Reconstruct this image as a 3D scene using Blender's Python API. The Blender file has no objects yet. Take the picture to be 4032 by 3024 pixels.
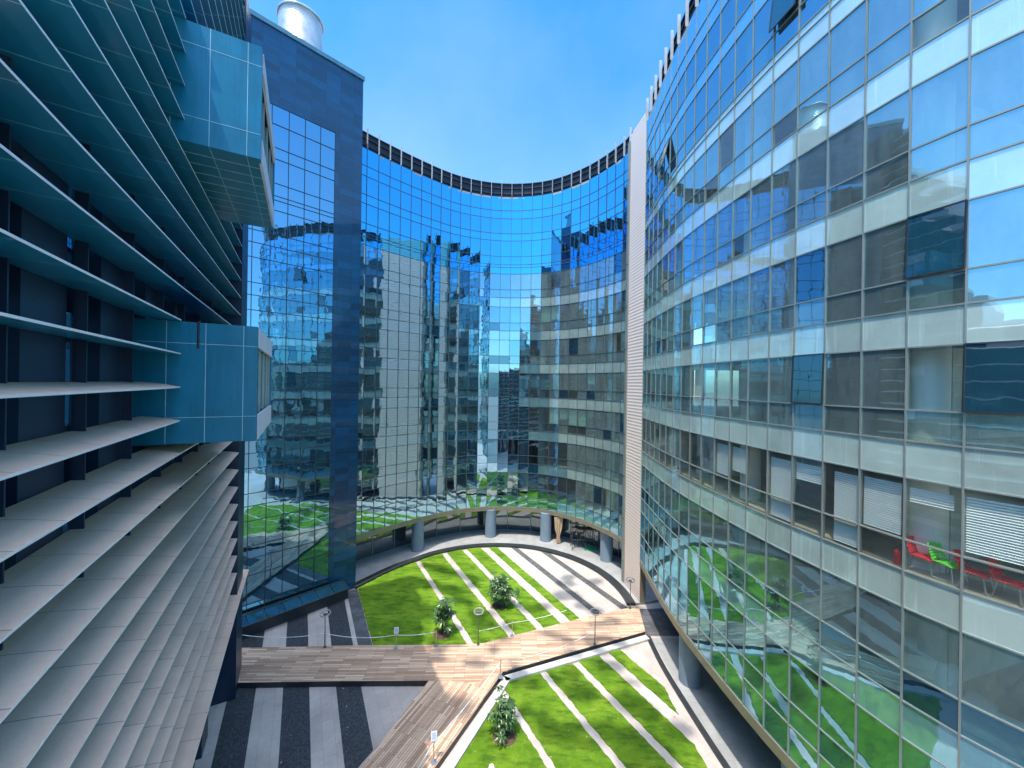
import bpy, math, random
from math import sin, cos, pi, sqrt, radians
from mathutils import Vector, Matrix
random.seed(7)
S = bpy.context.scene
C = S.collection
H = 19.2                      # camera height above the plaza
def Z(z): return z + H        # heights below are given relative to the eye

# ------------------------------------------------------------------ helpers
class MB:
    def __init__(s): s.v = []; s.f = []; s.m = []
    def quad(s, a, b, c, d, m=0):
        n = len(s.v); s.v += [tuple(a), tuple(b), tuple(c), tuple(d)]; s.f.append((n, n+1, n+2, n+3)); s.m.append(m)
    def poly(s, pts, m=0):
        n = len(s.v); s.v += [tuple(p) for p in pts]; s.f.append(tuple(range(n, n+len(pts)))); s.m.append(m)
    def prism(s, xy, z0, z1, m=0, mtop=None):
        n = len(s.v); k = len(xy)
        a = sum(xy[i][0]*xy[(i+1) % k][1]-xy[(i+1) % k][0]*xy[i][1] for i in range(k))
        if a < 0: xy = list(reversed(xy))
        s.v += [(p[0], p[1], z0) for p in xy] + [(p[0], p[1], z1) for p in xy]
        s.f.append(tuple(range(n+k-1, n-1, -1))); s.m.append(m)
        s.f.append(tuple(range(n+k, n+2*k))); s.m.append(m if mtop is None else mtop)
        for i in range(k):
            j = (i+1) % k
            s.f.append((n+i, n+j, n+k+j, n+k+i)); s.m.append(m)
    def box(s, x0, x1, y0, y1, z0, z1, m=0): s.prism([(x0, y0), (x1, y0), (x1, y1), (x0, y1)], z0, z1, m)
    def bar(s, a, b, r, n=6, m=0, r2=None):
        a = Vector(a); b = Vector(b); d = (b-a)
        if d.length < 1e-6: return
        d.normalize(); u = d.orthogonal().normalized(); w = d.cross(u); r2 = r if r2 is None else r2
        k = len(s.v)
        for p, q in ((a, r), (b, r2)):
            for i in range(n):
                t = 2*pi*i/n; s.v.append(tuple(p + (u*cos(t)+w*sin(t))*q))
        for i in range(n):
            j = (i+1) % n; s.f.append((k+i, k+j, k+n+j, k+n+i)); s.m.append(m)
        s.f.append(tuple(k+i for i in reversed(range(n)))); s.m.append(m)
        s.f.append(tuple(k+n+i for i in range(n))); s.m.append(m)
    def cyl(s, x, y, z0, z1, r, n=32, m=0, r2=None): s.bar((x, y, z0), (x, y, z1), r, n, m, r2)
    def torus(s, c, R, r, tilt=0, N=24, n=8):
        k = len(s.v)
        for i in range(N):
            a = 2*pi*i/N
            for j in range(n):
                b = 2*pi*j/n
                p = Vector(((R+r*cos(b))*cos(a), (R+r*cos(b))*sin(a), r*sin(b)))
                p = Matrix.Rotation(tilt, 3, 'X') @ p
                s.v.append((c[0]+p.x, c[1]+p.y, c[2]+p.z))
        for i in range(N):
            for j in range(n):
                s.f.append((k+i*n+j, k+((i+1) % N)*n+j, k+((i+1) % N)*n+(j+1) % n, k+i*n+(j+1) % n)); s.m.append(0)
    def strip(s, pts, z0, z1, m=0):           # vertical sheet along a polyline
        for a, b in zip(pts, pts[1:]): s.quad((a[0], a[1], z0), (b[0], b[1], z0), (b[0], b[1], z1), (a[0], a[1], z1), m)
    def rail(s, pin, pout, z0, z1, m=0):      # solid band between two parallel polylines
        k = len(s.v); n = len(pin)
        for a, b in zip(pin, pout): s.v += [(a[0], a[1], z0), (b[0], b[1], z0), (b[0], b[1], z1), (a[0], a[1], z1)]
        for i in range(n-1):
            p = k+4*i; q = p+4
            for e in range(4): s.f.append((p+e, p+(e+1) % 4, q+(e+1) % 4, q+e)); s.m.append(m)
        s.f.append((k, k+1, k+2, k+3)); s.m.append(m)
        e = k+4*(n-1); s.f.append((e+3, e+2, e+1, e)); s.m.append(m)
    def build(s, name, mats, parent=None, smooth=False, label=None, kind=None, cat=None, group=None):
        me = bpy.data.meshes.new(name); me.from_pydata(s.v, [], s.f)
        if not isinstance(mats, (list, tuple)): mats = [mats]
        for q in mats: me.materials.append(q)
        if len(mats) > 1: me.polygons.foreach_set('material_index', s.m)
        if smooth: me.polygons.foreach_set('use_smooth', [True]*len(me.polygons))
        me.update()
        o = bpy.data.objects.new(name, me); C.objects.link(o)
        if parent is not None:
            o.parent = parent; o.matrix_parent_inverse = Matrix.Translation(parent.location).inverted() if parent.parent is None else Matrix()
        if label: o['label'] = label
        if kind: o['kind'] = kind
        if cat: o['category'] = cat
        if group: o['group'] = group
        return o

def thing(name, label, cat, loc=(0, 0, 0), group=None):
    o = bpy.data.objects.new(name, None); C.objects.link(o); o.location = loc
    o.empty_display_size = .3
    o['label'] = label; o['category'] = cat
    if group: o['group'] = group
    return o

def smooth_auto(o, deg=40):
    for p in o.data.polygons: p.use_smooth = True
    try: o.data.set_sharp_from_angle(angle=radians(deg))
    except Exception: pass

# ------------------------------------------------------------------ materials
class NT:
    def __init__(s, name):
        s.mat = bpy.data.materials.new(name); s.mat.use_nodes = True
        s.t = s.mat.node_tree; s.t.nodes.clear(); s.out = s.n('ShaderNodeOutputMaterial')
    def n(s, typ, **kw):
        o = s.t.nodes.new(typ)
        for k, v in kw.items(): setattr(o, k, v)
        return o
    def l(s, a, b): s.t.links.new(a, b)
    def inp(s, node, **kw):
        for k, v in kw.items():
            sk = node.inputs[k.replace('_', ' ')]
            if hasattr(v, 'is_output'): s.l(v, sk)
            else: sk.default_value = v
        return node
    def noise(s, scale, detail=4, rough=.55, vec=None, dist=0):
        o = s.n('ShaderNodeTexNoise'); o.inputs['Scale'].default_value = scale; o.inputs['Detail'].default_value = detail
        o.inputs['Roughness'].default_value = rough; o.inputs['Distortion'].default_value = dist
        if vec is not None: s.l(vec, o.inputs['Vector'])
        return o
    def coord(s, scale=(1, 1, 1), rot=(0, 0, 0), which='Object'):
        c = s.n('ShaderNodeTexCoord'); m = s.n('ShaderNodeMapping')
        m.inputs['Scale'].default_value = scale; m.inputs['Rotation'].default_value = rot
        s.l(c.outputs[which], m.inputs['Vector']); return m.outputs[0]
    def ramp(s, fac, stops):
        r = s.n('ShaderNodeValToRGB'); e = r.color_ramp.elements
        while len(e) < len(stops): e.new(.5)
        for i, (p, c) in enumerate(stops):
            e[i].position = p; e[i].color = (*c, 1) if len(c) == 3 else c
        s.l(fac, r.inputs[0]); return r.outputs[0]
    def mix(s, fac, a, b, mode='MIX'):
        m = s.n('ShaderNodeMix'); m.data_type = 'RGBA'; m.blend_type = mode
        for sk, v in ((m.inputs['Factor'], fac), (m.inputs['A'], a), (m.inputs['B'], b)):
            if hasattr(v, 'is_output'): s.l(v, sk)
            else: sk.default_value = v if not isinstance(v, tuple) or len(v) == 4 else (*v, 1)
        return m.outputs['Result']
    def math(s, op, a, b=0.0, c=None):
        m = s.n('ShaderNodeMath', operation=op)
        for i, v in enumerate((a, b) if c is None else (a, b, c)):
            if hasattr(v, 'is_output'): s.l(v, m.inputs[i])
            else: m.inputs[i].default_value = v
        return m.outputs[0]
    def bump(s, h, strength=.3, dist=.02):
        b = s.n('ShaderNodeBump'); b.inputs['Strength'].default_value = strength; b.inputs['Distance'].default_value = dist
        s.l(h, b.inputs['Height']); return b.outputs[0]
    def pbr(s, col, rough=.6, metal=0., normal=None, spec=.5):
        p = s.n('ShaderNodeBsdfPrincipled')
        for k, v in (('Base Color', col), ('Roughness', rough), ('Metallic', metal), ('Specular IOR Level', spec)):
            if hasattr(v, 'is_output'): s.l(v, p.inputs[k])
            else: p.inputs[k].default_value = (*v, 1) if isinstance(v, tuple) and len(v) == 3 else v
        if normal is not None: s.l(normal, p.inputs['Normal'])
        s.l(p.outputs[0], s.out.inputs[0]); return p

def simple(name, col, rough=.6, metal=0., var=.18, scale=1.3, bump=.0, spec=.5, grime=0.):
    t = NT(name); v = t.coord()
    n = t.noise(scale, 6, .6, v)
    lo = tuple(c*(1-var) for c in col); hi = tuple(min(1, c*(1+var)) for c in col)
    c = t.ramp(n.outputs[0], [(.3, lo), (.7, hi)])
    if grime:
        g = t.noise(6, 6, .7, t.coord((1, 1, .12)))
        c = t.mix(t.ramp(g.outputs[0], [(.5, (0, 0, 0)), (.75, (grime,)*3)]), c, tuple(x*.45 for x in col))
    nb = None
    if bump: nb = t.bump(t.noise(scale*14, 4, .6, v).outputs[0], bump, .02)
    t.pbr(c, rough, metal, nb, spec); return t.mat

def glass(name, r0=.34, tcol=(.45, .62, .6), refl=(.86, .95, 1), dust=.13, dustcol=(.62, .7, .64), back=None, wav=.10, power=4.0):
    """coated facade glass: wavy mirror coat over a tinted see-through sheet (or an opaque backed panel)"""
    t = NT(name); v = t.coord()
    g1 = t.noise(.55, 2, .5, v, .6); g2 = t.noise(2.2, 2, .5, t.coord((1, 1, .5)))
    nrm = t.bump(t.math('ADD', g1.outputs[0], t.math('MULTIPLY', g2.outputs[0], .18)), wav, .06)
    gl = t.n('ShaderNodeBsdfGlossy'); gl.inputs['Roughness'].default_value = .012; gl.inputs['Color'].default_value = (*refl, 1)
    t.l(nrm, gl.inputs['Normal'])
    lw = t.n('ShaderNodeLayerWeight'); lw.inputs['Blend'].default_value = .5
    fac = t.math('MULTIPLY_ADD', t.math('POWER', lw.outputs['Facing'], power), 1-r0, r0)
    if back is None:
        base = t.n('ShaderNodeBsdfTransparent'); base.inputs[0].default_value = (*tcol, 1)
    else:
        base = t.n('ShaderNodeBsdfDiffuse')
        n = t.noise(.7, 5, .6, v); oi = t.n('ShaderNodeObjectInfo')
        c0 = t.ramp(n.outputs[0], [(.3, tuple(x*.82 for x in back)), (.7, tuple(x*1.12 for x in back))])
        c0 = t.mix(1, c0, t.ramp(oi.outputs['Random'], [(0, (.80,)*3), (1, (1.12,)*3)]), 'MULTIPLY')
        drip = t.noise(5, 5, .7, t.coord((1, 1, .06)))
        t.l(t.mix(t.ramp(drip.outputs[0], [(.56, (0, 0, 0)), (.72, (.5,)*3)]), c0, tuple(min(1, x*1.5+.02) for x in back)), base.inputs[0])
    # dust: streaky film
    streak = t.noise(1.4, 6, .65, t.coord((1, 1, .22)), .4)
    fine = t.noise(9, 5, .7, t.coord((1, 1, .3)))
    dfac = t.math('MULTIPLY', t.ramp(t.math('ADD', streak.outputs[0], t.math('MULTIPLY', t.math('SUBTRACT', fine.outputs[0], .5), .5)), [(.30, (.45,)*3), (.75, (1,)*3)]), dust)
    df = t.n('ShaderNodeBsdfDiffuse'); df.inputs[0].default_value = (*dustcol, 1)
    m1 = t.n('ShaderNodeMixShader'); t.l(dfac, m1.inputs[0]); t.l(base.outputs[0], m1.inputs[1]); t.l(df.outputs[0], m1.inputs[2])
    m2 = t.n('ShaderNodeMixShader'); t.l(fac, m2.inputs[0]); t.l(m1.outputs[0], m2.inputs[1]); t.l(gl.outputs[0], m2.inputs[2])
    t.l(m2.outputs[0], t.out.inputs[0]); return t.mat

M = {}
M['vis'] = glass('vision_glass', .38, (.46, .68, .62), dust=.30, dustcol=(.56, .72, .66), refl=(.42, .85, 1), wav=.06)
M['visc'] = glass('clear_glass', .12, (.88, .93, .88), dust=.07, wav=.05)
M['sp'] = glass('spandrel_glass', .34, back=(.50, .63, .55), dust=.16, refl=(.60, .92, 1), wav=.06)
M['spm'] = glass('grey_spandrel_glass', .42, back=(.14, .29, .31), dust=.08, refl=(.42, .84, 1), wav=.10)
M['spd'] = glass('shade_blue_spandrel_glass', .60, back=(.004, .07, .12), dust=.04, refl=(.46, .78, .95), wav=.11)  # darker glass for the back wing's shaded side, shade put into the colour
M['visd'] = glass('shade_blue_vision_glass', .60, (.08, .26, .34), dust=.03, refl=(.46, .78, .95), wav=.11)
M['spu'] = glass('sky_blue_spandrel_glass', .66, back=(.003, .10, .25), dust=.03, refl=(.10, .62, 1), wav=.10)  # sky reflection of the top rows is tinted into coat and backing
M['visu'] = glass('sky_blue_vision_glass', .66, (.1, .3, .42), dust=.03, refl=(.10, .62, 1), wav=.10)
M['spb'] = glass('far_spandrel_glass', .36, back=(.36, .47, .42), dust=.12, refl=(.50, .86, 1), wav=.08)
M['vism'] = glass('blue_vision_glass', .46, (.30, .54, .58), dust=.10, refl=(.32, .78, 1), wav=.10)
M['spt'] = glass('sky_spandrel_glass', .62, back=(.22, .42, .55), dust=.04, refl=(.24, .70, 1))  # right wing's top bands carry reflected sky blue in their own colour
M['teal'] = glass('teal_spandrel_glass', .24, back=(.06, .27, .36), dust=.08)
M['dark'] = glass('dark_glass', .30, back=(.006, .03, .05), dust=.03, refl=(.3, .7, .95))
M['open'] = glass('open_sash_glass', .16, back=(.004, .045, .07), dust=.02)
M['towglass'] = glass('tower_glass', .55, back=(.004, .05, .08), dust=.03, wav=.11, refl=(.34, .70, .95))
M['canopy'] = glass('canopy_glass', .12, back=(.005, .06, .08), dust=.03, wav=.05)
M['shop'] = glass('shopfront_glass', .22, back=(.02, .04, .045), dust=.04, wav=.05)
M['alum'] = simple('aluminium_mullion', (.27, .29, .26), .45, .3, .1)
M['alum_mid'] = simple('grey_mullion', (.09, .12, .13), .45, .3, .1)
M['alum_dark'] = simple('dark_frame', (.03, .035, .04), .4, .2)
M['fin'] = simple('white_fin', (.45, .48, .50), .45, 0, .08)
M['band'] = simple('bronze_band', (.25, .22, .16), .45, .3, .12)
M['soffit'] = simple('soffit', (.10, .11, .12), .6)
M['slab'] = simple('slab_concrete', (.34, .35, .31), .8, 0, .2, 1.5, .2)
M['floor'] = simple('office_floor', (.42, .36, .26), .6, 0, .15)
M['inwall'] = simple('interior_wall', (.60, .64, .57), .7)
M['incol'] = simple('painted_column', (.85, .85, .80), .6, 0, .06)
M['column'] = simple('plaza_column', (.20, .27, .34), .55, 0, .1, .8, 0, .4, .3)
M['blind'] = simple('roller_blind', (.8, .84, .74), .8, 0, .06)
M['vblind'] = simple('venetian_slat', (.93, .93, .90), .5, 0, .04)
M['darkmetal'] = simple('parapet_steel', (.018, .026, .04), .5, .3)
M['lamp'] = simple('lamp_metal', (.16, .15, .14), .4, .6)
M['lampring'] = simple('lamp_ring', (.34, .35, .33), .35, .2)
M['rope'] = simple('rope', (.8, .78, .76), .7)
M['brass'] = simple('post_brass', (.55, .45, .32), .4, .5)
M['white'] = simple('white_paint', (.78, .78, .76), .5, 0, .04)
M['red'] = simple('red_plastic', (.92, .015, .03), .35, 0, .05)
M['green'] = simple('green_plastic', (.16, .85, .06), .35, 0, .05)
M['steel'] = simple('chrome_legs', (.6, .6, .6), .3, .8)
M['bark'] = simple('bark', (.12, .08, .05), .9, 0, .3, 8, .4)
M['soil'] = simple('soil', (.10, .06, .04), .95, 0, .4, 6, .6)
M['kerb'] = simple('kerb_granite', (.028, .032, .036), .45, 0, .3, 3, .1)
M['curb'] = simple('pale_curb_stone', (.50, .48, .44), .7, 0, .12, 3, .2)
M['curtain'] = simple('tan_curtain', (.5, .36, .22), .9)
M['net'] = simple('green_net', (.02, .42, .16), .8)
M['scaff'] = simple('scaffold_tube', (.10, .09, .08), .6, .5)
M['blackrub'] = simple('black_cable', (.01, .01, .015), .6)
M['terr'] = simple('outer_ground', (.2, .19, .17), .9)

def panelled(name, col, joint, sx, sy, rot=0., rough=.45, gloss=.5, lines=.010, var=.1, axes='xy', metal=0., coat=False):
    """sheet cladding with thin joints laid out in the object's own metres"""
    t = NT(name); v = t.coord(rot=(0, 0, rot))
    b = t.n('ShaderNodeTexBrick'); b.offset = 0
    if axes == 'xz':
        sep = t.n('ShaderNodeSeparateXYZ'); t.l(v, sep.inputs[0]); cmb = t.n('ShaderNodeCombineXYZ')
        t.l(sep.outputs[0], cmb.inputs[0]); t.l(sep.outputs[2], cmb.inputs[1]); v2 = cmb.outputs[0]
    else: v2 = v
    t.l(v2, b.inputs['Vector'])
    b.inputs['Scale'].default_value = 1; b.inputs['Brick Width'].default_value = sx; b.inputs['Row Height'].default_value = sy
    b.inputs['Mortar Size'].default_value = lines; b.inputs['Mortar Smooth'].default_value = .2
    b.inputs['Color1'].default_value = (*[c*(1-var) for c in col], 1); b.inputs['Color2'].default_value = (*[min(1, c*(1+var)) for c in col], 1)
    b.inputs['Mortar'].default_value = (*joint, 1)
    n = t.noise(.8, 6, .65, t.coord())
    fine = t.noise(16, 4, .7, t.coord())
    c = t.mix(.35, b.outputs[0], t.ramp(n.outputs[0], [(.3, (.55,)*3), (.7, (1.0,)*3)]), 'MULTIPLY')
    c = t.mix(.2, c, t.ramp(fine.outputs[0], [(.3, (.5,)*3), (.7, (1,)*3)]), 'MULTIPLY')
    p_ = t.pbr(c, rough, metal, t.bump(t.math('SUBTRACT', 1, b.outputs['Fac']), .3, .01), gloss)
    if coat: p_.inputs['Coat Weight'].default_value = 1; p_.inputs['Coat Roughness'].default_value = .03; p_.inputs['Coat IOR'].default_value = 1.42; p_.inputs['Coat Tint'].default_value = (1, 1, 1, 1)
    return t.mat
AZ = math.atan2(.878, -.478)         # heading of the louvred front
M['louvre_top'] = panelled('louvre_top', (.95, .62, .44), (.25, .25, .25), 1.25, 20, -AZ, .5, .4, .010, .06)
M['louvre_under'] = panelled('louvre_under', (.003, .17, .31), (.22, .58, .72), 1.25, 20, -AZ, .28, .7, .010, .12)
M['louvre_edge'] = simple('louvre_edge', (.62, .66, .66), .4, 0, .05)
M['bay'] = simple('bay_cladding', (.002, .155, .25), .3, .1, .16, .7, .03, .6, .5)
M['bayjoint'] = simple('bay_joint', (.28, .5, .55), .5)
M['baypale'] = simple('bay_pale_panel', (.55, .58, .6), .5, 0, .08)
M['pierblue'] = simple('dark_blue_pier', (.010, .028, .062), .35, .1, .15)
M['slate'] = panelled('tower_slate', (.0, .052, .13), (.0, .015, .04), 1.2, .6, -pi/4, .24, .6, .012, .35, 'xz', coat=True)
M['cap'] = simple('coping_metal', (.10, .22, .28), .4, .3)
M['landing'] = panelled('landing_slate', (.12, .12, .13), (.05, .05, .05), .6, .3, 0, .6, .4, .012, .25)

# ribbed white cladding
t = NT('ribbed_cladding'); v = t.coord()
sep = t.n('ShaderNodeSeparateXYZ'); t.l(v, sep.inputs[0])
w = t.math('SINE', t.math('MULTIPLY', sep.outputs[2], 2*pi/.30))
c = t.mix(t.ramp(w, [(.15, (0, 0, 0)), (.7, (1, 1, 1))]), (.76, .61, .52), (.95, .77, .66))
c = t.mix(t.math('MULTIPLY', t.noise(.5, 5, .6, v).outputs[0], .25), c, (.45, .42, .4))
t.pbr(c, .6, 0, t.bump(w, .35, .02)); M['ribbed'] = t.mat
# ribbed metal flue
t = NT('flue_metal'); v = t.coord()
sep = t.n('ShaderNodeSeparateXYZ'); t.l(v, sep.inputs[0])
w = t.math('SINE', t.math('MULTIPLY', sep.outputs[2], 2*pi/.13))
t.pbr(t.ramp(t.noise(.9, 5, .6, v).outputs[0], [(.3, (.42, .44, .46)), (.7, (.72, .73, .74))]), .38, .65, t.bump(w, .5, .02)); M['flue'] = t.mat

# lawn
def lawn_mat():
    t = NT('lawn'); v = t.coord()
    a = t.noise(.55, 6, .6, v); b = t.noise(22, 6, .75, v); m = t.noise(3.2, 5, .7, v)
    c = t.ramp(a.outputs[0], [(.30, (.085, .19, .008)), (.5, (.16, .31, .014)), (.72, (.27, .40, .03))])
    c = t.mix(.65, c, t.ramp(b.outputs[0], [(.35, (.35, .4, .3)), (.65, (1.25, 1.25, 1.1))]), 'MULTIPLY')
    c = t.mix(t.ramp(m.outputs[0], [(.56, (0, 0, 0)), (.74, (.7,)*3)]), c, (.26, .27, .06))
    w2 = t.noise(1.1, 5, .6, t.coord((.8, 2.4, 1), (0, 0, .5)))
    c = t.mix(t.ramp(w2.outputs[0], [(.36, (.6,)*3), (.52, (0, 0, 0))]), c, (.030, .085, .008))
    br = t.noise(.8, 6, .7, t.coord((1, 1, 1), (0, 0, .9)))
    c = t.mix(t.ramp(br.outputs[0], [(.66, (0, 0, 0)), (.74, (.6,)*3)]), c, (.30, .22, .09))
    t.pbr(c, .85, 0, t.bump(b.outputs[0], 1.0, .09), .2); return t.mat
M['lawn'] = lawn_mat()

def paving(name, col, sx, sy, rot=0., var=.1, joint=.6, stain=.5, rough=.75, offs=.5, size=.008):
    t = NT(name); v = t.coord(rot=(0, 0, rot))
    b = t.n('ShaderNodeTexBrick'); b.offset = offs; t.l(v, b.inputs['Vector']); b.inputs['Scale'].default_value = 1
    b.inputs['Brick Width'].default_value = sx; b.inputs['Row Height'].default_value = sy; b.inputs['Mortar Size'].default_value = size
    b.inputs['Color1'].default_value = (*[c*(1-var) for c in col], 1); b.inputs['Color2'].default_value = (*[c*(1+var) for c in col], 1)
    b.inputs['Mortar'].default_value = (*[c*joint for c in col], 1)
    n = t.noise(.45, 8, .7, t.coord(), .5); f = t.noise(30, 4, .7, t.coord())
    c = t.mix(stain, b.outputs[0], t.ramp(n.outputs[0], [(.3, (.5,)*3), (.65, (1.1,)*3)]), 'MULTIPLY')
    c = t.mix(.3, c, t.ramp(f.outputs[0], [(.3, (.6,)*3), (.7, (1.15,)*3)]), 'MULTIPLY')
    t.pbr(c, rough, 0, t.bump(t.math('ADD', t.math('SUBTRACT', 1, b.outputs['Fac']), t.math('MULTIPLY', f.outputs[0], .3)), .35, .01), .35)
    return t.mat
ST = -math.atan2(.878, -.478)
M['pave'] = paving('pale_stone_paving', (.53, .46, .41), 1.2, .6, ST, .06, .72)
M['pave_shade'] = paving('shade_grey_colonnade_paving', (.36, .36, .35), .9, .9, 0, .06, .7)  # greyer paving for under the wings, their shade put into its colour
M['strip'] = paving('dark_strip_paving', (.06, .066, .072), .11, .11, ST, .45, .5, .3, .6, 0, .012)
M['pebble'] = paving('pebble_paving', (.17, .165, .16), .12, .09, ST, .7, .45, .3, .6, .5, .02)
def wood(name, rot):
    t = NT(name); v = t.coord(rot=(0, 0, rot))
    b = t.n('ShaderNodeTexBrick'); b.offset = .37; t.l(v, b.inputs['Vector']); b.inputs['Scale'].default_value = 1
    b.inputs['Brick Width'].default_value = 1.9; b.inputs['Row Height'].default_value = .14; b.inputs['Mortar Size'].default_value = .008
    b.inputs['Color1'].default_value = (.42, .255, .165, 1); b.inputs['Color2'].default_value = (.82, .575, .40, 1); b.inputs['Mortar'].default_value = (.05, .035, .025, 1)
    g = t.noise(3, 6, .7, t.coord((.35, 9, 1), (0, 0, rot)))
    c = t.mix(.6, b.outputs[0], t.ramp(g.outputs[0], [(.3, (.55,)*3), (.7, (1.2,)*3)]), 'MULTIPLY')
    t.pbr(c, .6, 0, t.bump(t.math('SUBTRACT', 1, b.outputs['Fac']), .5, .01), .3); return t.mat
M['wood'] = wood('deck_planks', radians(-2)); M['wood2'] = wood('deck_planks_turned', -math.atan2(12, 5.6))

# leaves
t = NT('leaf'); v = t.coord()
c = t.ramp(t.noise(5, 3, .6, v).outputs[0], [(.3, (.03, .075, .018)), (.55, (.06, .13, .03)), (.75, (.13, .20, .07))])
p = t.pbr(c, .32, 0, None, .6); M['leaf'] = t.mat

SAZ = Vector((-.53, -.848)).normalized(); EL = radians(70.5)      # towards the sun
# ------------------------------------------------------------------ camera
cam_d = bpy.data.cameras.new('Camera'); cam = bpy.data.objects.new('Camera', cam_d); C.objects.link(cam)
cam_d.sensor_width = 36; cam_d.lens = 36*831/2212; cam_d.clip_end = 3000; cam_d.clip_start = .05
cam.matrix_world = Matrix.Translation((0, 0, H)) @ Matrix.Rotation(pi/2, 4, 'X') @ Matrix.Rotation(radians(.89), 4, 'Z')
S.camera = cam
def pix(x, y, z):      # where a point lands in the frame (-1..1), only to rank panes by size
    return (x/max(y, .1)/1.331, z/max(y, .1)/1.0) if y > .5 else (9, 9)

# ------------------------------------------------------------------ plan curves
def spline(P, step=.1):
    out = []
    for i in range(len(P)-1):
        p0 = Vector(P[max(i-1, 0)]); p1 = Vector(P[i]); p2 = Vector(P[i+1]); p3 = Vector(P[min(i+2, len(P)-1)])
        n = max(2, int((p2-p1).length/step))
        for k in range(n):
            t_ = k/n
            out.append(.5*((2*p1)+(p2-p0)*t_+(2*p0-5*p1+4*p2-p3)*t_**2+(3*p1-p0-3*p2+p3)*t_**3))
    out.append(Vector(P[-1])); return out
def resample(P, w):
    D = spline(P); L = [0]
    for a, b in zip(D, D[1:]): L.append(L[-1]+(b-a).length)
    n = max(1, round(L[-1]/w)); out = []; j = 0
    for k in range(n+1):
        s = L[-1]*k/n
        while j < len(L)-2 and L[j+1] < s: j += 1
        f = (s-L[j])/max(1e-9, L[j+1]-L[j]); out.append(D[j].lerp(D[j+1], min(1, max(0, f))))
    return out
def normals(P, side):
    N = []
    for i in range(len(P)):
        a = P[max(i-1, 0)]; b = P[min(i+1, len(P)-1)]; d = (b-a).normalized(); N.append(Vector((-d.y, d.x))*side)
    return N
def off(P, N, d, ext=0): return [p+n*d for p, n in zip(P, N)]

ZL = [-15.2]; KIND = ['teal']
for F in (-13.9, -9.8, -5.7, -1.6, 2.5, 6.6, 10.7):
    ZL += [F, F+.98, F+2.94]; KIND += ['vis', 'vis', 'sp']
ZL += [14.45, 14.8, 15.8, 17.75, 18.65, 20.5, 21.5, 23.2]; KIND += ['sp', 'vis', 'vis', 'sp', 'vis', 'sp', 'sp']
FLOORS = [-13.9, -9.8, -5.7, -1.6, 2.5, 6.6, 10.7, 14.8, 18.65]

def panes(par, P, N, zl, kinds, pick, mats_of, top=100, jit=.0035):
    """glazing: every pane its own slightly tilted sheet; the largest in view are parts of their own"""
    L = []
    for i in range(len(P)-1):
        a, b = P[i], P[i+1]; nn = ((N[i]+N[i+1])*.5).normalized()
        for j in range(len(zl)-1):
            z0, z1 = zl[j], zl[j+1]; k = pick(i, j, kinds[j]) if pick else kinds[j]
            ty = random.gauss(0, jit)*.64; tz = random.gauss(0, jit)*(z1-z0)/2
            q = []
            for p, zz, sy, sz in ((a, z0, -1, -1), (b, z0, 1, -1), (b, z1, 1, 1), (a, z1, -1, 1)):
                o = p+nn*(ty*sy+tz*sz); q.append((o.x, o.y, Z(zz)))
            m = (a+b)/2; zc = (z0+z1)/2; sx, sy_ = pix(m.x, m.y, zc)
            vis = abs(sx) < 1.02 and abs(sy_) < .77
            tocam = Vector((m.x, m.y, zc)).normalized(); area = (b-a).length*(z1-z0)*abs(tocam.x*nn.x+tocam.y*nn.y)/max(.5, m.y)**2
            L.append((-(area if vis else 0), q, k, i, j))
    L.sort(key=lambda r: r[0]); rest = MB(); keys = sorted(set(r[2] for r in L)); objs = {}
    for n, (ar, q, k, i, j) in enumerate(L):
        if n < top and ar < 0:
            m = MB(); m.quad(*q); o = m.build('glass_pane', M[k], par)
            if k == 'teal': o['label'] = 'teal tinted glass pane'
            if k == 'dark': o['label'] = 'dark glass pane'
            objs[(i, j)] = o
        else: rest.quad(*q, keys.index(k))
    rest.build('glass_pane', [M[k] for k in keys], par, kind='stuff')
    return objs

def frames(par, P, N, zl, zt, matm, w=.042, d=.045, i0=0):
    for i, (p, n) in enumerate(zip(P, N)):
        tdir = Vector((n.y, -n.x)); a = p-n*d; b = p+n*.10
        m = MB(); m.prism([a-tdir*w/2, a+tdir*w/2, b+tdir*w/2, b-tdir*w/2], Z(zl[0]), Z(zt)); m.build('mullion', matm, par)
    for z in zl[1:-1]:
        m = MB(); m.rail(off(P, N, -d+.008), off(P, N, .08), Z(z)-.024, Z(z)+.024); m.build('transom', matm, par)

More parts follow.
